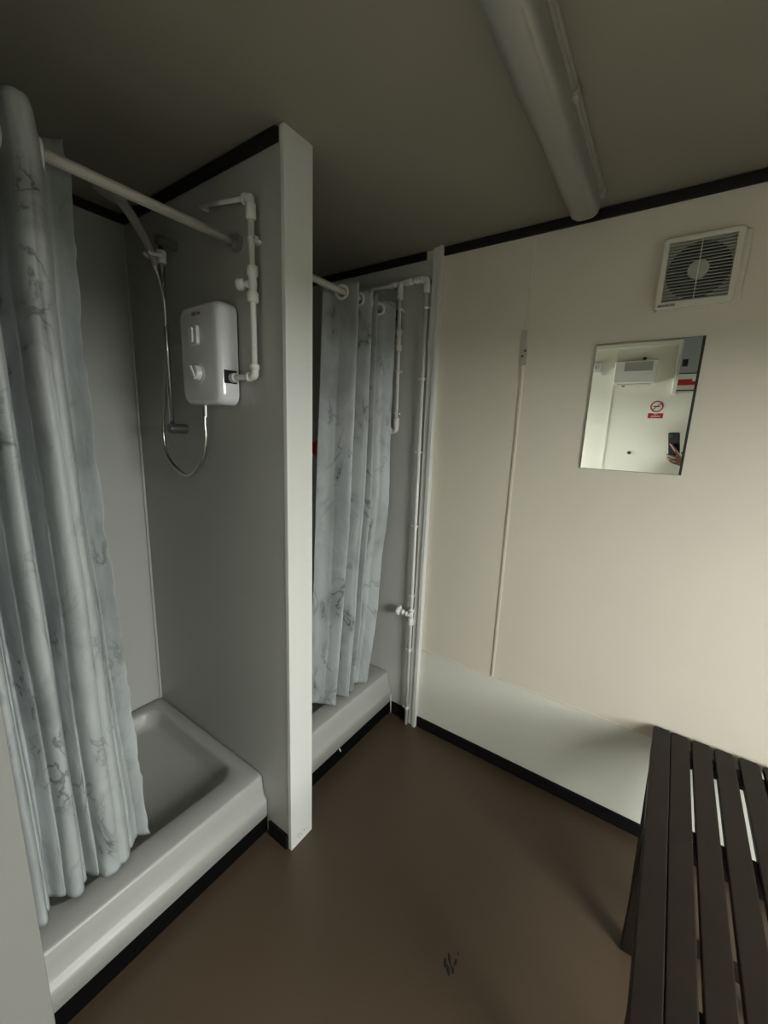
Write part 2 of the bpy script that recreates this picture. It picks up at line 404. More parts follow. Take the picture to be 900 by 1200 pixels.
# ------------------------------------------------------------------ water heater
HX0, HX1, HZ0, HZ1, HY = -1.388, -1.165, 1.628, 1.938, P1-.072
heater = thing('electric_shower', 'white electric shower water heater with two knobs on the cubicle wall', 'water heater', (-1.277, P1, HZ0))
bm = bmesh.new()
def hl(ins, y, r): return [(x, y, z) for x, z in rrect(HX0+ins, HX1-ins, HZ0+ins, HZ1-ins, r)]
loft(bm, [hl(.004, P1, .03), hl(.004, P1-.006, .03)]); link('back_plate', bm, 'black', heater)
bm = bmesh.new()
loft(bm, [hl(0, P1-.006, .034), hl(.0, P1-.045, .034), hl(.003, HY+.012, .032), hl(.008, HY+.004, .03), hl(.016, HY, .028)])
link('cover', bm, 'whitep', heater, smooth=True).modifiers.new('es', 'EDGE_SPLIT').split_angle = math.radians(35)
def knob_at(cx, cz, r, rot):
    b = bmesh.new(); lathe(b, (cx, HY+.001, cz), (0, -1, 0), [(0, r*1.25), (.002, r*1.22), (.0022, r*.98), (.003, r*.95)], 30)
    k = link('dial_recess', b, 'whitep', heater, smooth=False)
    b = bmesh.new(); lathe(b, (cx, HY-.001, cz), (0, -1, 0), [(0, r*.92), (.016, r*.8), (.018, r*.7)], 30); link('dial', b, 'whitep', k, smooth=False, bevel=.001)
    b = bmesh.new()
    c, s_ = math.cos(rot), math.sin(rot); w, l = .0045, r*.85
    lo = [(cx+a*c*l-bb*s_*w, cz+a*s_*l+bb*c*w) for a, bb in ((1, 1), (-1, 1), (-1, -1), (1, -1))]
    loft(b, [[(x, HY-.017, z) for x, z in lo], [(x, HY-.024, z) for x, z in lo]]); link('dial_grip', b, 'white', k, bevel=.0015)
# upper control is a raised push pad, the lower one a turning dial
b = bmesh.new()
loft(b, [[(x, HY+.002, z) for x, z in rrect(-1.318, -1.268, 1.812, 1.872, .008)], [(x, HY-.009, z) for x, z in rrect(-1.315, -1.271, 1.815, 1.869, .008)]])
link('push_button', b, 'whitep', heater, bevel=.001)
b = bmesh.new()
loft(b, [[(x, HY-.009, z) for x, z in rrect(-1.311, -1.287, 1.819, 1.865, .006)], [(x, HY-.014, z) for x, z in rrect(-1.309, -1.289, 1.821, 1.863, .006)]])
link('button_pad', b, 'white', heater, bevel=.001)
knob_at(-1.283, 1.727, .026, 2.1)
text('maker_mark', 'TRITON', .013, 'darktext', heater, face_minus_y(-1.283, HY-.0003, 1.905), bold=.0002)
# square pipe opening in the side
link('pipe_opening', nb((HX1-.003, HX1+.0012, P1-.058, P1-.014, 1.694, 1.734)), 'black', heater)
# metal hose of the shower, one long loop
slide = thing('shower_slide_rail', 'chrome slide rail on the cubicle wall holding the shower handset', 'shower rail', (-1.505, P1, 1.55))
for z in (2.165, 1.545):
    b = bmesh.new(); tube(b, [(-1.500, P1, z), (-1.500, P1-.066, z)], .0165, 20); link('wall_bracket', b, 'dchrome', slide, smooth=False, bevel=.002)
b = bmesh.new(); tube(b, [(-1.503, P1-.052, 1.55), (-1.503, P1-.052, 2.165)], .0085, 16); link('rail_tube', b, 'chrome', slide, smooth=True)
b = bmesh.new(); lathe(b, (-1.503, P1-.052, 2.095), (0, 0, 1), [(0, .013), (.004, .016), (.036, .016), (.04, .013)], 20)
for s in (-1, 1):
    tube(b, smoothpath([(-1.503+s*.012, P1-.056, 2.115), (-1.503+s*.020, P1-.075, 2.112), (-1.500+s*.019, P1-.092, 2.108), (-1.497+s*.014, P1-.104, 2.112)], 4), .0055, 10)
link('handset_holder', b, 'white', slide, smooth=True)
hs = thing('shower_handset', 'grey shower handset tilted up on the slide rail, hose running down', 'shower head', (-1.50, P1-.085, 2.11))
hp = [(-1.498, .772, 2.078), (-1.495, .765, 2.105), (-1.478, .74, 2.138), (-1.45, .70, 2.168), (-1.42, .66, 2.186), (-1.40, .63, 2.196)]
b = bmesh.new(); P_ = smoothpath(hp, 5); tube(b, P_, [.0095+.006*(i/len(P_))**.7 for i in range(len(P_))], 16); link('handle', b, 'handset', hs, smooth=True)
d = (Vector((-.25, -.25, -1))).normalized()
b = bmesh.new(); lathe(b, Vector((-1.392, .612, 2.206))-d*.012, d, [(0, .014), (.006, .030), (.016, .040), (.026, .043), (.032, .040), (.034, .036)], 30); link('spray_head', b, 'handset', hs, smooth=True)
hose_pts = [(-1.498, .772, 2.078), (-1.499, .785, 2.04), (-1.495, .795, 1.97), (-1.508, .80, 1.856), (-1.545, .805, 1.713), (-1.590, .81, 1.54), (-1.572, .81, 1.445), (-1.50, .81, 1.392), (-1.427, .81, 1.380), (-1.352, .81, 1.424), (-1.312, .81, 1.50), (-1.310, .81, 1.576), (-1.308, .812, 1.63)]
b = bmesh.new(); P_ = smoothpath(hose_pts, 36); tube(b, P_, [.0066+(.0007 if i % 2 else 0) for i in range(len(P_))], 10); link('hose', b, 'hose', hs, smooth=True)
b = bmesh.new(); tube(b, [(-1.309, .812, 1.59), (-1.308, .812, 1.63)], .0095, 16); link('hose_nut', b, 'chrome', hs)

# ------------------------------------------------------------------ plastic pipework
def pipe(t, pts, r=.0085):
    b = bmesh.new(); tube(b, pts, r, 16); return link('pipe', b, 'pvc', t, smooth=True)
def collar(t, p, axis, l=.032, r=.0135, name='collar'):
    b = bmesh.new(); p = Vector(p); a = Vector(axis).normalized()
    lathe(b, p-a*l/2, a, [(0, r*.8), (l*.08, r), (l*.42, r), (l*.5, r*.9), (l*.58, r), (l*.92, r), (l, r*.8)], 18); return link(name, b, 'pvc', t, smooth=True)
def elbow(t, p, a, c, l=.026, r=.0135):
    b = bmesh.new(); p = Vector(p); a = Vector(a); c = Vector(c)
    pts = smoothpath([p+a*l, p+a*l*.45, p+(a+c)*l*.12, p+c*l*.45, p+c*l], 4); tube(b, pts, r*.86, 16)
    for v in (a, c): lathe(b, p+v*l*.75, v, [(0, r*.85), (.001, r*1.05), (l*.55, r*1.05), (l*.6, r*.8)], 18)
    return link('elbow', b, 'pvc', t, smooth=True)
def tee(t, p, a, c, l=.026, r=.0135):
    b = bmesh.new(); p = Vector(p); a = Vector(a); c = Vector(c)
    tube(b, [p-a*l, p+a*l], r*.86, 16); tube(b, [p, p+c*l], r*.86, 16)
    for v in (a, -a, c): lathe(b, p+v*l*.7, v, [(0, r*.85), (.001, r*1.05), (l*.55, r*1.05), (l*.6, r*.8)], 18)
    return link('tee', b, 'pvc', t, smooth=True)
def clip(t, p, wall_y, side=1):
    x, y, z = p; b = bmesh.new(); lathe(b, (x, y, z-.005), (0, 0, 1), [(0, .0115), (.010, .0115)], 16)
    box(b, x-.008, x+.008, y+.006, wall_y, z-.005, z+.005); box(b, min(x, x+side*.022), max(x, x+side*.022), y-.004, y+.006, z-.004, z+.004)
    return link('pipe_clip', b, 'pvc', t)
def valve(t, p, out, r=.0165):
    """stop valve: body on the pipe, bonnet and round handle pointing along out"""
    p = Vector(p); o = Vector(out).normalized(); b = bmesh.new()
    lathe(b, p-Vector((0, 0, .05)), (0, 0, 1), [(0, .012), (.004, .0165), (.026, .0165), (.032, .011), (.05, .0135), (.068, .011), (.074, .0165), (.096, .0165), (.10, .012)], 18)
    v = link('valve_body', b, 'pvc', t, smooth=True)
    b = bmesh.new(); lathe(b, p, o, [(0, .011), (.018, .011), (.02, .008), (.026, .008), (.027, r*.9), (.031, r), (.044, r), (.048, r*.8)], 18); link('valve_handle', b, 'pvc', v, smooth=True)
yA = P1-.028
pw = thing('water_pipe', 'white plastic feed pipe with stop valve beside the water heater', 'pipe', (-1.055, P1, 1.71))
xA = -1.056
pipe(pw, [(xA, yA, 2.185), (xA, yA, 1.712)]); pipe(pw, [(xA-.01, yA, 2.192), (-1.30, yA, 2.228)], .0065)
pipe(pw, [(-1.30, yA, 2.228), (-1.30, P1+.001, 2.228)], .0065)
elbow(pw, (xA, yA, 2.192), (0, 0, -1), (-1, 0, 0), .022); collar(pw, (xA, yA, 2.155), (0, 0, 1), .04, .0145)
clip(pw, (xA, yA, 2.085), P1, 1); valve(pw, (xA, yA, 1.968), (-.9, -.45, 0))
elbow(pw, (xA, yA, 1.712), (0, 0, 1), (-1, 0, 0)); pipe(pw, [(xA, yA, 1.712), (HX1-.02, yA-.004, 1.712)])
collar(pw, (HX1+.010, yA-.003, 1.712), (1, 0, 0), .022, .0145)
# far cubicle pipework on the end wall
yC = L-.031
pc = thing('water_pipe', 'white plastic pipework on the end wall with long riser down to the floor', 'pipe', (-.970, L, 0))
pipe(pc, [(-.972, yC, 2.222), (-.960, yC, .0)]); pipe(pc, [(-.972, yC, 2.228), (-1.42, yC, 2.228)])
elbow(pc, (-.972, yC, 2.226), (0, 0, -1), (-1, 0, 0)); tee(pc, (-1.112, yC, 2.228), (1, 0, 0), (0, 0, -1))
collar(pc, (-.972, yC, 2.185), (0, 0, 1), .03, .0145); collar(pc, (-1.068, yC, 2.228), (1, 0, 0), .04, .0155); collar(pc, (-1.022, yC, 2.228), (1, 0, 0), .026, .014)
collar(pc, (-1.160, yC, 2.228), (1, 0, 0), .026, .0140); collar(pc, (-1.112, yC, 2.178), (0, 0, 1), .034, .0145)
pipe(pc, [(-1.112, yC, 2.22), (-1.104, yC, 1.568)]); elbow(pc, (-1.104, yC, 1.566), (0, 0, 1), (-1, 0, 0)); collar(pc, (-1.104, yC, 1.61), (0, 0, 1), .034, .0145)
pipe(pc, [(-1.104, yC, 1.566), (-1.20, yC, 1.566)]); pipe(pc, [(-1.20, yC, 1.566), (-1.20, L-.002, 1.566)]); valve(pc, (-1.109, yC, 1.985), (-1, -.35, 0), .0155)
for z in (2.115, 1.845, 1.65): clip(pc, (-1.108, yC, z), L-.003, 1)
for z in (2.107, 1.805, 1.471, 1.108, .745, .441, .10): clip(pc, (-.960-.012*z/2.2, yC, z), L-.003, -1 if z < 2 else 1)
p = Vector((-.964, yC, .64)); tee(pc, p, (0, 0, 1), (-1, 0, 0)); collar(pc, (-.964, yC, .60), (0, 0, 1), .034, .0150)
b = bmesh.new(); lathe(b, p+Vector((-.02, 0, 0)), (-1, -.12, .08), [(0, .0115), (.022, .0115), (.024, .015), (.034, .015), (.036, .010), (.042, .010), (.043, .019), (.048, .023), (.060, .023), (.066, .017)], 18)
link('tap', b, 'pvc', pc, smooth=True)
b = bmesh.new(); lathe(b, p+Vector((-.062, -.002, .016)), (-.3, 0, 1), [(0, .007), (.016, .007), (.02, .004)], 12); link('tap_spindle', b, 'pvc', pc, smooth=True)
# red round thing on the wall behind the far curtain
b = bmesh.new(); lathe(b, (-1.640, L-.003, 1.455), (0, -1, 0), [(0, .030), (.006, .042), (.018, .045), (.030, .042), (.036, .030)], 28)
rt = tag(link('red_knob', b, 'red', None, smooth=True), 'small round red fitting on the end wall, glimpsed between post and curtain', 'knob')

# ------------------------------------------------------------------ ceiling light
lt = thing('ceiling_light', 'long grey unlit batten light with curved diffuser on the ceiling', 'ceiling light', (-.338, .9, H))
LY0, LY1 = .02, 1.60
def lsec(y, s=1.0, n=16):
    cx = -.337; out = []
    for k in range(n+1):
        a = PI+PI*k/n; ca, sa = math.cos(a), math.sin(a)
        out.append((cx+.047*s*math.copysign(abs(ca)**.6, ca), y, H-.022+.050*s*math.copysign(abs(sa)**.75, sa)))
    out += [(cx+.047*s, y, H-.012), (cx-.047*s, y, H-.012)]
    return out
bm = bmesh.new(); loft(bm, [lsec(LY0), lsec(LY1)]); link('diffuser', bm, 'light', lt, smooth=True).modifiers.new('es', 'EDGE_SPLIT').split_angle = math.radians(50)
link('base_tray', nb((-.391, -.281, LY0-.005, LY1+.005, H-.012, H)), 'lightbody', lt, bevel=.002)
for y0, y1 in ((LY0-.014, LY0+.006), (LY1-.004, LY1+.022)):
    bm = bmesh.new(); loft(bm, [lsec(y0, .96 if y0 < 1 else 1.03), lsec(y1, 1.03 if y0 < 1 else .90)]); link('end_cap', bm, 'lightbody', lt, bevel=.002)
link('side_rim', nb((-.290, -.284, LY0, LY1, H-.022, H-.010)), 'lightbody', lt)
for y in (.45, 1.125, 1.575):
    bm = nb((-.292, -.278, y-.012, y+.012, H-.032, H-.004)); link('clip', bm, 'lightbody', lt, bevel=.002)

# ------------------------------------------------------------------ extractor fan
fan = thing('extractor_fan', 'square white extractor fan with louvred grille high on the end wall', 'extractor fan', (-.002, L, 1.989))
VX0, VX1, VZ0, VZ1 = -.104, .1015, 1.989, 2.203
link('mounting_plate', nb((VX0+.004, VX1+.016, L-.010, L, VZ0-.002, VZ1-.006)), 'fan', fan, bevel=.006)
bm = bmesh.new()
out = lambda y, i: [(x, y, z) for x, z in rrect(VX0+i, VX1-i, VZ0+i, VZ1-i, .010)]
inn = lambda y, i=0: [(x, y, z) for x, z in rrect(-.086-i, .083+i, 2.010-i, 2.186+i, .003)]
loft(bm, [inn(L-.012), out(L-.012, .002), out(L-.026, .0), out(L-.031, .004), inn(L-.031), inn(L-.012)], cap0=False, cap1=False)
link('frame', bm, 'fan', fan, bevel=.0015)
link('back_panel', nb((-.086, .083, L-.016, L-.012, 2.010, 2.186)), 'fangrey', fan)
bm = bmesh.new(); lathe(bm, (-.0015, L-.016, 2.098), (0, -1, 0), [(0, .083), (.0012, .083)], 48); link('fan_opening', bm, 'black', fan)
bm = bmesh.new(); ns_ = 19
for k in range(ns_):
    z = 2.0145+k*(.168/(ns_-1)); v = [bm.verts.new(p) for x in (-.086, .083) for p in ((x, L-.029, z-.0022), (x, L-.0285, z-.0040), (x, L-.020, z+.0022), (x, L-.0205, z+.0036))]
    bm.faces.new(v[:4]); bm.faces.new(v[4:][::-1])
    for a in range(4): bm.faces.new((v[a], v[(a+1) % 4], v[4+(a+1) % 4], v[4+a]))
link('louvre_slats', bm, 'fangrey', fan)
bm = bmesh.new(); lathe(bm, (-.0015, L-.020, 2.098), (0, -1, 0), [(0, .028), (.008, .028), (.0095, .026)], 32); link('hub_disc', bm, 'fangrey', fan)
link('centre_bar', nb((-.0028, -.0002, L-.0315, L-.026, 2.012, 2.184)), 'fan', fan)
text('maker_mark', 'MANROSE', .010, 'darktext', fan, face_minus_y(-.070, L-.0318, 1.9995), bold=.0003)

# ------------------------------------------------------------------ mirror
mx0, mx1, mz0, mz1 = -.266, .044, 1.453, 1.9015
mi = thing('wall_mirror', 'frameless rectangular mirror on the end wall below the extractor fan', 'mirror', ((mx0+mx1)/2, L, mz0))
link('mirror_glass', nb((mx0+.0012, mx1-.001, L-.0085, L-.006, mz0+.0012, mz1-.0012)), 'mirror', mi)
link('mirror_backing', nb((mx0, mx1+.0008, L-.006, L-.0, mz0, mz1)), 'mirroredge', mi)
link('mirror_edge', nb((mx1-.001, mx1+.0068, L-.0085, L-.0, mz0, mz1)), 'mirroredge', mi)

# ------------------------------------------------------------------ hook on the seam
hk = thing('coat_hook', 'small steel hook bracket with two screw holes on the wall seam', 'hook', (-.526, L, 1.84))
bm = nb((-.5385, -.5145, L-.008, L-.005, 1.848, 1.913)); link('back_plate', bm, 'metal', hk, bevel=.002)
for x, z in ((-.521, 1.898), (-.530, 1.878)):
    b = bmesh.new(); lathe(b, (x, L-.0078, z), (0, -1, 0), [(0, .0042), (.0009, .0042)], 14); link('screw_hole', b, 'black', hk)
b = bmesh.new()
pp = smoothpath([(-.5265, L-.007, 1.908), (-.5265, L-.016, 1.916), (-.5265, L-.022, 1.935), (-.5265, L-.024, 1.972)], 5)
for a_, c_ in zip(pp, pp[1:]):
    v = [b.verts.new((a_[0]+sx*.0095, q[1]+sy, q[2])) for q in (a_, c_) for sx, sy in ((-1, 0), (1, 0), (1, .003), (-1, .003))]
    for f in ((0, 1, 5, 4), (1, 2, 6, 5), (2, 3, 7, 6), (3, 0, 4, 7)): b.faces.new([v[i] for i in f])
    b.faces.new(v[:4]); b.faces.new(v[4:])
link('hook_arm', b, 'metal', hk)
link('lower_lip', nb((-.5385, -.5145, L-.012, L-.005, 1.843, 1.849)), 'metal', hk, bevel=.001)

# ------------------------------------------------------------------ slatted bench
bench = thing('slatted_bench', 'dark brown slatted wooden bench in the corner at the right', 'bench', (.28, 1.0, 0))
ZB = .51; BY0, BY1 = .70, 1.706
for x in (.105, .160, .2215, .285, .351, .414):
    bm = bmesh.new(); w = .0535
    def sl(y, dx, z0=ZB-.020, z1=ZB): return [(x+dx, y, z0), (x+w-dx, y, z0), (x+w-dx, y, z1), (x+dx, y, z1)]
    loft(bm, [sl(BY0, .006), sl(BY0+.006, 0), sl(BY1-.010, 0), sl(BY1-.003, .004), sl(BY1, .010)])
    link('slat', bm, 'wood', bench, bevel=.004, seg=3)
for y in (1.640, 1.270, .82):
    link('crossbar', nb((.112, .465, y-.022, y+.022, ZB-.062, ZB-.0205)), 'wood', bench, bevel=.003)
link('front_rail', nb((.107, .124, BY0+.03, 1.655, ZB-.080, ZB-.0205)), 'wood', bench, bevel=.003)
for x in (.107, .440):
    for y in (1.27, .78):
        link('leg', nb((x, x+.035, y-.022, y+.022, 0, ZB-.0205)), 'wood', bench, bevel=.003)
link('leg_brace', nb((.142, .440, 1.262, 1.278, .12, .17)), 'wood', bench, bevel=.003)
b = bmesh.new(); tube(b, [(.118, 1.66, ZB-.04), (.118, 1.285, .06)], .009, 10); link('diagonal_stay', b, 'wood', bench)
bench.rotation_euler.z = -.015; bench.location.x -= .010

# ------------------------------------------------------------------ seen in the mirror: back wall
yb = -B
fh = thing('fan_heater', 'white wall fan heater with grey grille, seen in the mirror', 'heater', (-.308, yb, 2.01))
bm = bmesh.new()
hx = lambda y, i: [(x, y, z) for x, z in rrect(-.456+i, -.157-i, 2.022+i, 2.200-i, .012)]
loft(bm, [hx(yb, 0), hx(yb+.085, 0), hx(yb+.095, .006)]); link('housing', bm, 'white', fh, bevel=.002)
link('air_grille', nb((-.386, -.188, yb+.094, yb+.0965, 2.116, 2.188)), 'fangrey', fh)
bm = bmesh.new()
for k in range(22):
    x = -.384+k*.0093
    for z in (2.1135, 2.1895): box(bm, x, x+.0045, yb+.095, yb+.098, z-.003, z+.003)
link('grille_louvres', bm, 'white', fh)['kind'] = 'stuff'
link('lower_outlet', nb((-.43, -.19, yb+.02, yb+.08, 2.008, 2.022)), 'fan', fh, bevel=.003)
b = bmesh.new(); lathe(b, (-.38, yb+.05, 2.022), (0, 0, -1), [(0, .012), (.022, .012)], 14); link('thermostat_knob', b, 'darktext', fh)
for z, xx, lab in ((2.222, -.258, 'small dark round bolt above the fan heater, seen in mirror'), (1.457, -.267, 'small dark round bolt low on back wall, seen in mirror')):
    b = bmesh.new(); lathe(b, (xx, yb, z), (0, 1, 0), [(0, .014), (.004, .014), (.006, .009), (.012, .009)], 14)
    tag(link('wall_bolt', b, 'darktext'), lab, 'bolt', 'bolts on the back wall')
sw = thing('wall_switch', 'white fused switch box left of the heater, seen in mirror', 'switch', (-.60, yb, 2.16))
link('switch_plate', nb((-.65, -.567, yb, yb+.03, 2.124, 2.207)), 'white', sw, bevel=.003)
link('rocker', nb((-.615, -.603, yb+.03, yb+.034, 2.155, 2.18)), 'fangrey', sw, bevel=.001)
b = bmesh.new(); tube(b, smoothpath([(-.572, yb+.015, 2.13), (-.566, yb+.012, 2.112), (-.545, yb+.012, 2.102), (-.520, yb+.012, 2.112), (-.493, yb+.012, 2.145), (-.462, yb+.02, 2.172)], 6), .004, 8)
link('cable', b, 'white', sw, smooth=True)
# no smoking sign
sg = thing('no_smoking_sign', 'round no smoking sign over red label, seen in the mirror', 'sign', (-.119, yb, 1.75))
b = bmesh.new(); lathe(b, (-.121, yb, 1.842), (0, 1, 0), [(0, .043), (.001, .043)], 40); link('sign_disc', b, 'white', sg)
b = bmesh.new()
R1, R2 = .0455, .036
for k in range(40):
    a, c_ = 2*PI*k/40, 2*PI*(k+1)/40
    v = [b.verts.new((-.121+r*math.cos(t), yb+y, 1.842+r*math.sin(t))) for t in (a, c_) for r in (R1, R2) for y in (.0, .0016)]
    b.faces.new((v[1], v[3], v[7], v[5])); b.faces.new((v[0], v[1], v[5], v[4])); b.faces.new((v[2], v[3], v[7], v[6]))
dv = Vector((1, 0, 1)).normalized(); nv = Vector((1, 0, -1)).normalized()
c0 = Vector((-.121, yb+.0018, 1.842)); v = [b.verts.new(c0+dv*s*.040+nv*w) for s, w in ((-1, -.0035), (1, -.0035), (1, .0035), (-1, .0035))]; b.faces.new(v)
link('prohibition_ring', b, 'redlabel', sg)
b = nb((-.146, -.098, yb+.001, yb+.0014, 1.838, 1.845)); tube(b, smoothpath([(-.097, yb+.0012, 1.846), (-.092, yb+.0012, 1.852), (-.097, yb+.0012, 1.858), (-.092, yb+.0012, 1.864)], 4), .001, 6)
link('cigarette_symbol', b, 'black', sg)
link('sign_label', nb((-.174, -.069, yb, yb+.001, 1.748, 1.788)), 'redlabel', sg)
text('sign_text', 'No\nsmoking', .019, 'white', sg, face_plus_y(-.121, yb+.0012, 1.768+.006), bold=.0004)
# electrical cabinet
ec = thing('electrical_cabinet', 'grey electrical cabinet with red warning band at mirror right edge', 'electrical box', (.12, yb, 1.93))
link('casing', nb((-.012, .30, yb, yb+.12, 1.952, 2.345)), 'cabinet', ec, bevel=.003)
link('edge_trunking', nb((-.036, -.012, yb, yb+.05, 1.935, 2.345)), 'backw', ec, bevel=.003)
link('display_window', nb((-.0, .034, yb+.119, yb+.122, 2.130, 2.182)), 'black', ec)
link('lower_cover', nb((-.010, .298, yb+.119, yb+.1215, 1.960, 2.075)), 'fan', ec, bevel=.001)
link('cover_gap', nb((-.010, .298, yb+.119, yb+.1225, 2.075, 2.081)), 'black', ec)
link('warning_band', nb((-.008, .298, yb+.1215, yb+.1225, 1.992, 2.036)), 'redlabel', ec)
link('bottom_gap', nb((-.010, .298, yb+.119, yb+.1225, 1.950, 1.956)), 'black', ec)
link('band_sticker', nb((.08, .12, yb+.1225, yb+.1232, 2.020, 2.050)), 'white', ec)

# ------------------------------------------------------------------ camera
cam = bpy.data.cameras.new('camera'); co = bpy.data.objects.new('camera', cam); C.objects.link(co)
ax, ay, az = (math.radians(a) for a in (78.6149, 2.1364, 34.4022))
Rc = Matrix.Rotation(az, 4, 'Z') @ Matrix.Rotation(ax, 4, 'X') @ Matrix.Rotation(ay, 4, 'Z')
co.matrix_world = Matrix.Translation((0, 0, CZ)) @ Rc
cam.sensor_fit = 'HORIZONTAL'; cam.sensor_width = 36; cam.lens = 473.152/900*36; cam.clip_start = .003; cam.clip_end = 100
bpy.context.scene.camera = co

# ------------------------------------------------------------------ the phone that takes the picture, and the hand that holds it
XC = lambda x, y, z: (Matrix.Translation((0, 0, CZ)) @ Rc) @ Vector((x, y, z))
def rotobj(o, mtx):
    o.data.transform(mtx)
ph = thing('mobile_phone', 'black mobile phone held up by a hand, seen in the mirror', 'phone', XC(.028, -.02, .010))
def camlink(name, bm, m, parent, **k):
    bmesh.ops.transform(bm, matrix=Matrix.Translation((0, 0, CZ)) @ Rc, verts=bm.verts); return link(name, bm, m, parent, **k)
bm = bmesh.new()
pr = lambda z, i: [(x, y, z) for x, y in rrect(-.010+i, .066-i, -.098+i, .058-i, .011)]
loft(bm, [pr(.006, .002), pr(.008, 0), pr(.013, 0), pr(.015, .002)]); camlink('phone_body', bm, 'phone', ph, smooth=False)
bm = bmesh.new(); loft(bm, [[(x, y, .0045) for x, y in rrect(-.006, .030, .018, .054, .009)], [(x, y, .0062) for x, y in rrect(-.006, .030, .018, .054, .009)]]); camlink('camera_bump', bm, 'phone', ph)
for x, y in ((.004, .044), (.004, .028), (.021, .036)):
    bm = bmesh.new(); lathe(bm, (x, y, .0046), (0, 0, -1), [(0, .0065), (.0012, .006)], 16); camlink('lens', bm, 'black', ph)
bm = bmesh.new(); loft(bm, [[(x, y, .015) for x, y in rrect(-.006, .062, -.094, .054, .008)], [(x, y, .0153) for x, y in rrect(-.006, .062, -.094, .054, .008)]]); camlink('screen', bm, 'mirroredge', ph)

# the person stands right behind the phone; only the hand shows in the mirror
man = thing('person', 'standing person in dark clothes, hand gripping the phone, seen in the mirror', 'person', (.40, -.38, 0))
FW = Vector((-.555, .832, 0)); RT = Vector((.832, .555, 0)); T0 = Vector((.40, -.38, 0))
def body(f, r_, z): return T0+FW*f+RT*r_+Vector((0, 0, z))
def skin(name, verts, edges, mname, parent, sub=2, root=0):
    me = bpy.data.meshes.new(name); me.from_pydata([v[0] for v in verts], edges, [])
    o = bpy.data.objects.new(name, me); C.objects.link(o); o.parent = parent
    o.matrix_parent_inverse = Matrix.Translation(-parent.location)
    sk = o.modifiers.new('skin', 'SKIN')
    for i, v in enumerate(verts):
        q = v[1] if isinstance(v[1], tuple) else (v[1], v[1])
        me.skin_vertices[0].data[i].radius = q; me.skin_vertices[0].data[i].use_root = (i == root)
    sk.use_smooth_shade = True
    sb = o.modifiers.new('sub', 'SUBSURF'); sb.levels = sub; sb.render_levels = sub
    me.materials.append(M[mname]); return o
V = []; E_ = []
def chain(start, pts):
    prev = start
    for p in pts:
        V.append(p)
        if prev is not None: E_.append((prev, len(V)-1))
        prev = len(V)-1
    return prev
pelvis = chain(None, [(body(0, 0, .94), (.135, .095))])
chest = chain(pelvis, [(body(0, 0, 1.10), (.125, .085)), (body(0, 0, 1.27), (.145, .10)), (body(0, 0, 1.40), (.13, .085))])
neck = chain(chest, [(body(.005, 0, 1.475), .056), (body(.012, 0, 1.53), .054)])
chain(neck, [(body(.025, 0, 1.585), (.066, .074)), (body(.025, 0, 1.65), (.075, .088)), (body(.012, 0, 1.71), (.072, .082)), (body(.008, 0, 1.745), .05)])
for s_ in (-1, 1):
    chain(pelvis, [(body(0, s_*.09, .86), .085), (body(.01, s_*.10, .48), .058), (body(-.01, s_*.105, .25), .048), (body(-.01, s_*.105, .09), .036), (body(.05, s_*.11, .045), .036), (body(.13, s_*.12, .03), .030)])
rsh = chain(chest, [(body(0, .12, 1.425), .062), (body(0, .185, 1.40), .056)])
relb = chain(rsh, [(Vector((.455, -.15, 1.28)), .044), (Vector((.380, -.095, 1.18)), .038)])
wr = chain(relb, [(Vector((.27, -.062, 1.265)), .036), (XC(.112, -.250, .070), (.027, .022)), (XC(.092, -.205, .052), (.025, .020))])
palm0 = chain(wr, [(XC(.074, -.165, .036), (.032, .018))])
palm1 = chain(palm0, [(XC(.064, -.130, .028), (.032, .014))])
chain(palm1, [(XC(.070, -.098, .004), .0100), (XC(.056, -.070, -.006), .0092), (XC(.036, -.044, -.007), .0082), (XC(.012, -.016, -.004), .0068)])
chain(palm1, [(XC(.050, -.106, -.004), .0100), (XC(.030, -.100, -.008), .0092), (XC(.008, -.096, -.006), .0084), (XC(-.016, -.090, .002), .0072)])
chain(palm0, [(XC(.048, -.130, .002), .0100), (XC(.026, -.124, -.006), .0090), (XC(.004, -.118, -.003), .0082), (XC(-.018, -.110, .004), .0070)])
chain(palm0, [(XC(.050, -.156, .012), .0092), (XC(.030, -.150, .004), .0080), (XC(.010, -.142, .004), .0070), (XC(-.008, -.132, .008), .0060)])
chain(wr, [(XC(.092, -.160, .052), .015), (XC(.088, -.112, .044), .0115), (XC(.066, -.078, .0275), .009)])
lsh = chain(chest, [(body(0, -.12, 1.425), .062), (body(0, -.185, 1.40), .056)])
lw = chain(lsh, [(body(.01, -.20, 1.25), .044), (body(.02, -.205, 1.12), .038), (body(.06, -.20, .97), .034), (body(.09, -.195, .87), (.026, .02)), (body(.095, -.19, .80), (.03, .016))])
for k, (dz, l) in enumerate(((.015, .072), (.003, .085), (-.009, .080), (-.022, .064))):
    chain(lw, [(body(.10+dz, -.188, .755), .0095), (body(.103+dz, -.183, .755-l*.55), .0085), (body(.100+dz, -.172, .755-l), .007)])
chain(lw-1, [(body(.125, -.18, .83), .012), (body(.140, -.172, .79), .010), (body(.142, -.168, .76), .008)])
skin('body', V, E_, 'skin', man)
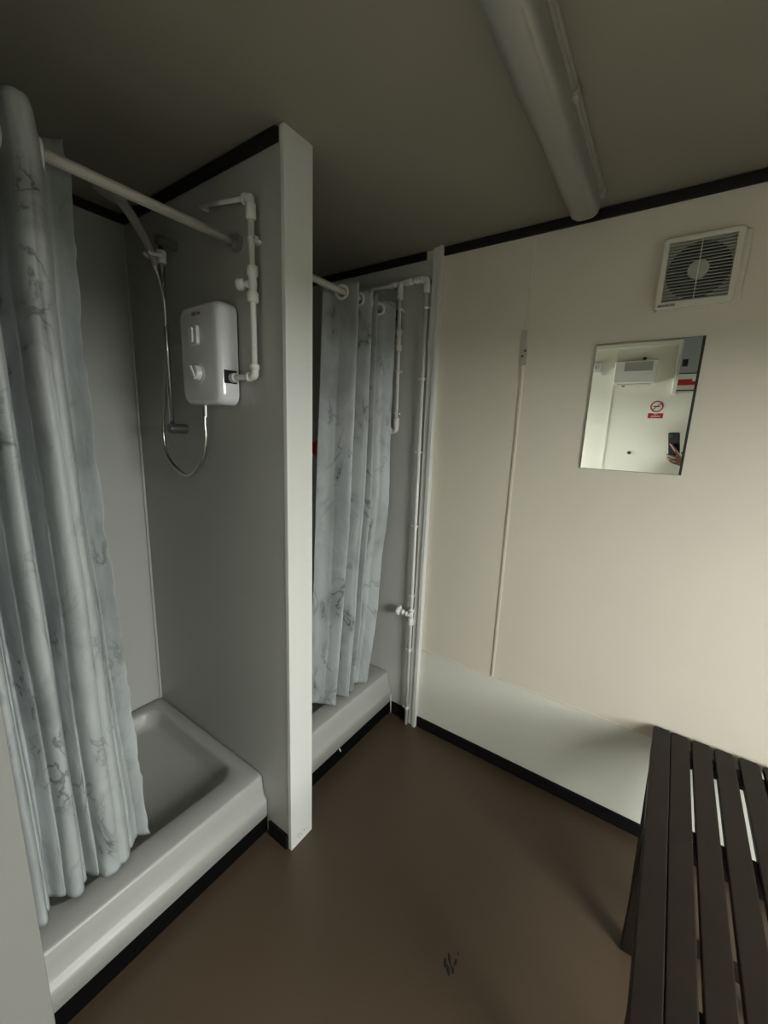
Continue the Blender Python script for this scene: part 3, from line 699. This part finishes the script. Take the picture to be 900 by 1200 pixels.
# clothes follow the same joints a little wider
J = [(body(0, 0, .80), (.170, .125)), (body(0, 0, .95), (.155, .115)), (body(0, 0, 1.10), (.145, .105)), (body(0, 0, 1.27), (.162, .118)), (body(0, 0, 1.41), (.145, .10)), (body(0, 0, 1.455), .075),
     (body(0, .12, 1.425), .078), (body(0, .187, 1.395), .070), (Vector((.455, -.15, 1.28)), .058), (Vector((.380, -.095, 1.18)), .052), (Vector((.27, -.062, 1.265)), .047), (Vector((.185, -.038, 1.328)), .038),
     (body(0, -.12, 1.425), .078), (body(0, -.187, 1.395), .070), (body(.01, -.20, 1.25), .058), (body(.02, -.205, 1.12), .052), (body(.06, -.20, .97), .046), (body(.085, -.196, .895), .038)]
skin('jacket', J, [(0, 1), (1, 2), (2, 3), (3, 4), (4, 5), (4, 6), (6, 7), (7, 8), (8, 9), (9, 10), (10, 11), (4, 12), (12, 13), (13, 14), (14, 15), (15, 16), (16, 17)], 'sleeve', man)
TR = [(body(0, 0, .95), (.145, .105))]; te = []
for s_ in (-1, 1):
    n0 = len(TR); TR += [(body(0, s_*.09, .85), .098), (body(.01, s_*.10, .48), .074), (body(-.01, s_*.105, .25), .066), (body(-.01, s_*.105, .085), .062)]
    te += [(0, n0), (n0, n0+1), (n0+1, n0+2), (n0+2, n0+3)]
skin('trousers', TR, te, 'trouser', man)
for s_ in (-1, 1):
    skin('shoe', [(body(-.05, s_*.105, .045), .045), (body(.03, s_*.11, .05), .048), (body(.11, s_*.118, .04), .044), (body(.18, s_*.125, .034), .034)], [(0, 1), (1, 2), (2, 3)], 'black', man)
skin('hair', [(body(-.035, 0, 1.60), (.070, .050)), (body(-.035, 0, 1.68), (.082, .068)), (body(-.012, 0, 1.745), (.080, .070)), (body(.035, 0, 1.770), (.060, .040))], [(0, 1), (1, 2), (2, 3)], 'black', man)
for s_ in (-1, 1):
    bm = bmesh.new(); bmesh.ops.create_uvsphere(bm, u_segments=14, v_segments=10, radius=.0115, matrix=Matrix.Translation(body(.100, s_*.031, 1.655))); link('eye', bm, 'white', man, smooth=True)
    bm = bmesh.new(); bmesh.ops.create_uvsphere(bm, u_segments=12, v_segments=8, radius=.0055, matrix=Matrix.Translation(body(.1075, s_*.031, 1.655))); link('iris', bm, 'black', man, smooth=True)
    skin('ear', [(body(.01, s_*.078, 1.625), .009), (body(.004, s_*.086, 1.648), .013), (body(.006, s_*.086, 1.668), .010)], [(0, 1), (1, 2)], 'skin', man)
skin('nose', [(body(.108, 0, 1.660), .008), (body(.122, 0, 1.635), .011), (body(.126, 0, 1.618), .013)], [(0, 1), (1, 2)], 'skin', man)
bm = bmesh.new(); tube(bm, smoothpath([body(.094, -.024, 1.590), body(.104, -.01, 1.592), body(.104, .01, 1.592), body(.094, .024, 1.590)], 4), .0045, 8); link('mouth', bm, 'lip', man, smooth=True)
bm = bmesh.new(); tube(bm, smoothpath([(.052, -.066, -.0150), (.036, -.040, -.0150), (.014, -.014, -.0108)], 4), [.002]*4+[.003]*4+[.002], 8)
camlink('fingernail', bm, 'nail', man, smooth=True)

# ------------------------------------------------------------------ daylight
w = bpy.data.worlds.new('sky'); bpy.context.scene.world = w; w.use_nodes = True
nt = w.node_tree; bg = nt.nodes['Background']
geo = nt.nodes.new('ShaderNodeTexCoord'); sp = nt.nodes.new('ShaderNodeSeparateXYZ'); nt.links.new(geo.outputs['Generated'], sp.inputs[0])
rp = nt.nodes.new('ShaderNodeValToRGB'); nt.links.new(sp.outputs['Z'], rp.inputs['Fac'])
ramp = rp.color_ramp
for pos, v in ((.0, 1.0), (.25, 1.0), (.42, .30), (1.0, .10)):      # bright hazy band low in the sky, dim overhead
    e = ramp.elements[0] if pos == 0 else ramp.elements[1] if pos == 1 else ramp.elements.new(pos)
    e.position = pos; e.color = (.98*v, 1.0*v, .97*v, 1)
nt.links.new(rp.outputs['Color'], bg.inputs['Color']); bg.inputs['Strength'].default_value = 6.0
pl = bpy.data.lights.new('doorway_portal', 'AREA'); pl.shape = 'RECTANGLE'; pl.size = D1-D0-.06; pl.size_y = DZ; pl.cycles.is_portal = True
po = bpy.data.objects.new('doorway_portal', pl); C.objects.link(po)
po.location = (RX+W+.01, (D0+D1)/2, DZ/2)
po.rotation_euler = Vector((-1, 0, 0)).to_track_quat('-Z', 'Y').to_euler()

pl2 = bpy.data.lights.new('added_window_portal', 'AREA'); pl2.shape = 'RECTANGLE'; pl2.size = WY1-WY0-.06; pl2.size_y = WZ1-WZ0-.06; pl2.cycles.is_portal = True
po2 = bpy.data.objects.new('added_window_portal', pl2); C.objects.link(po2); po2.location = (BX-W-.01, (WY0+WY1)/2, (WZ0+WZ1)/2)
po2.rotation_euler = Vector((1, 0, 0)).to_track_quat('-Z', 'Y').to_euler()

vs = bpy.context.scene.view_settings
vs.view_transform = 'Standard'; vs.look = 'None'; vs.gamma = 1; vs.exposure = 2.58; vs.use_curve_mapping = False
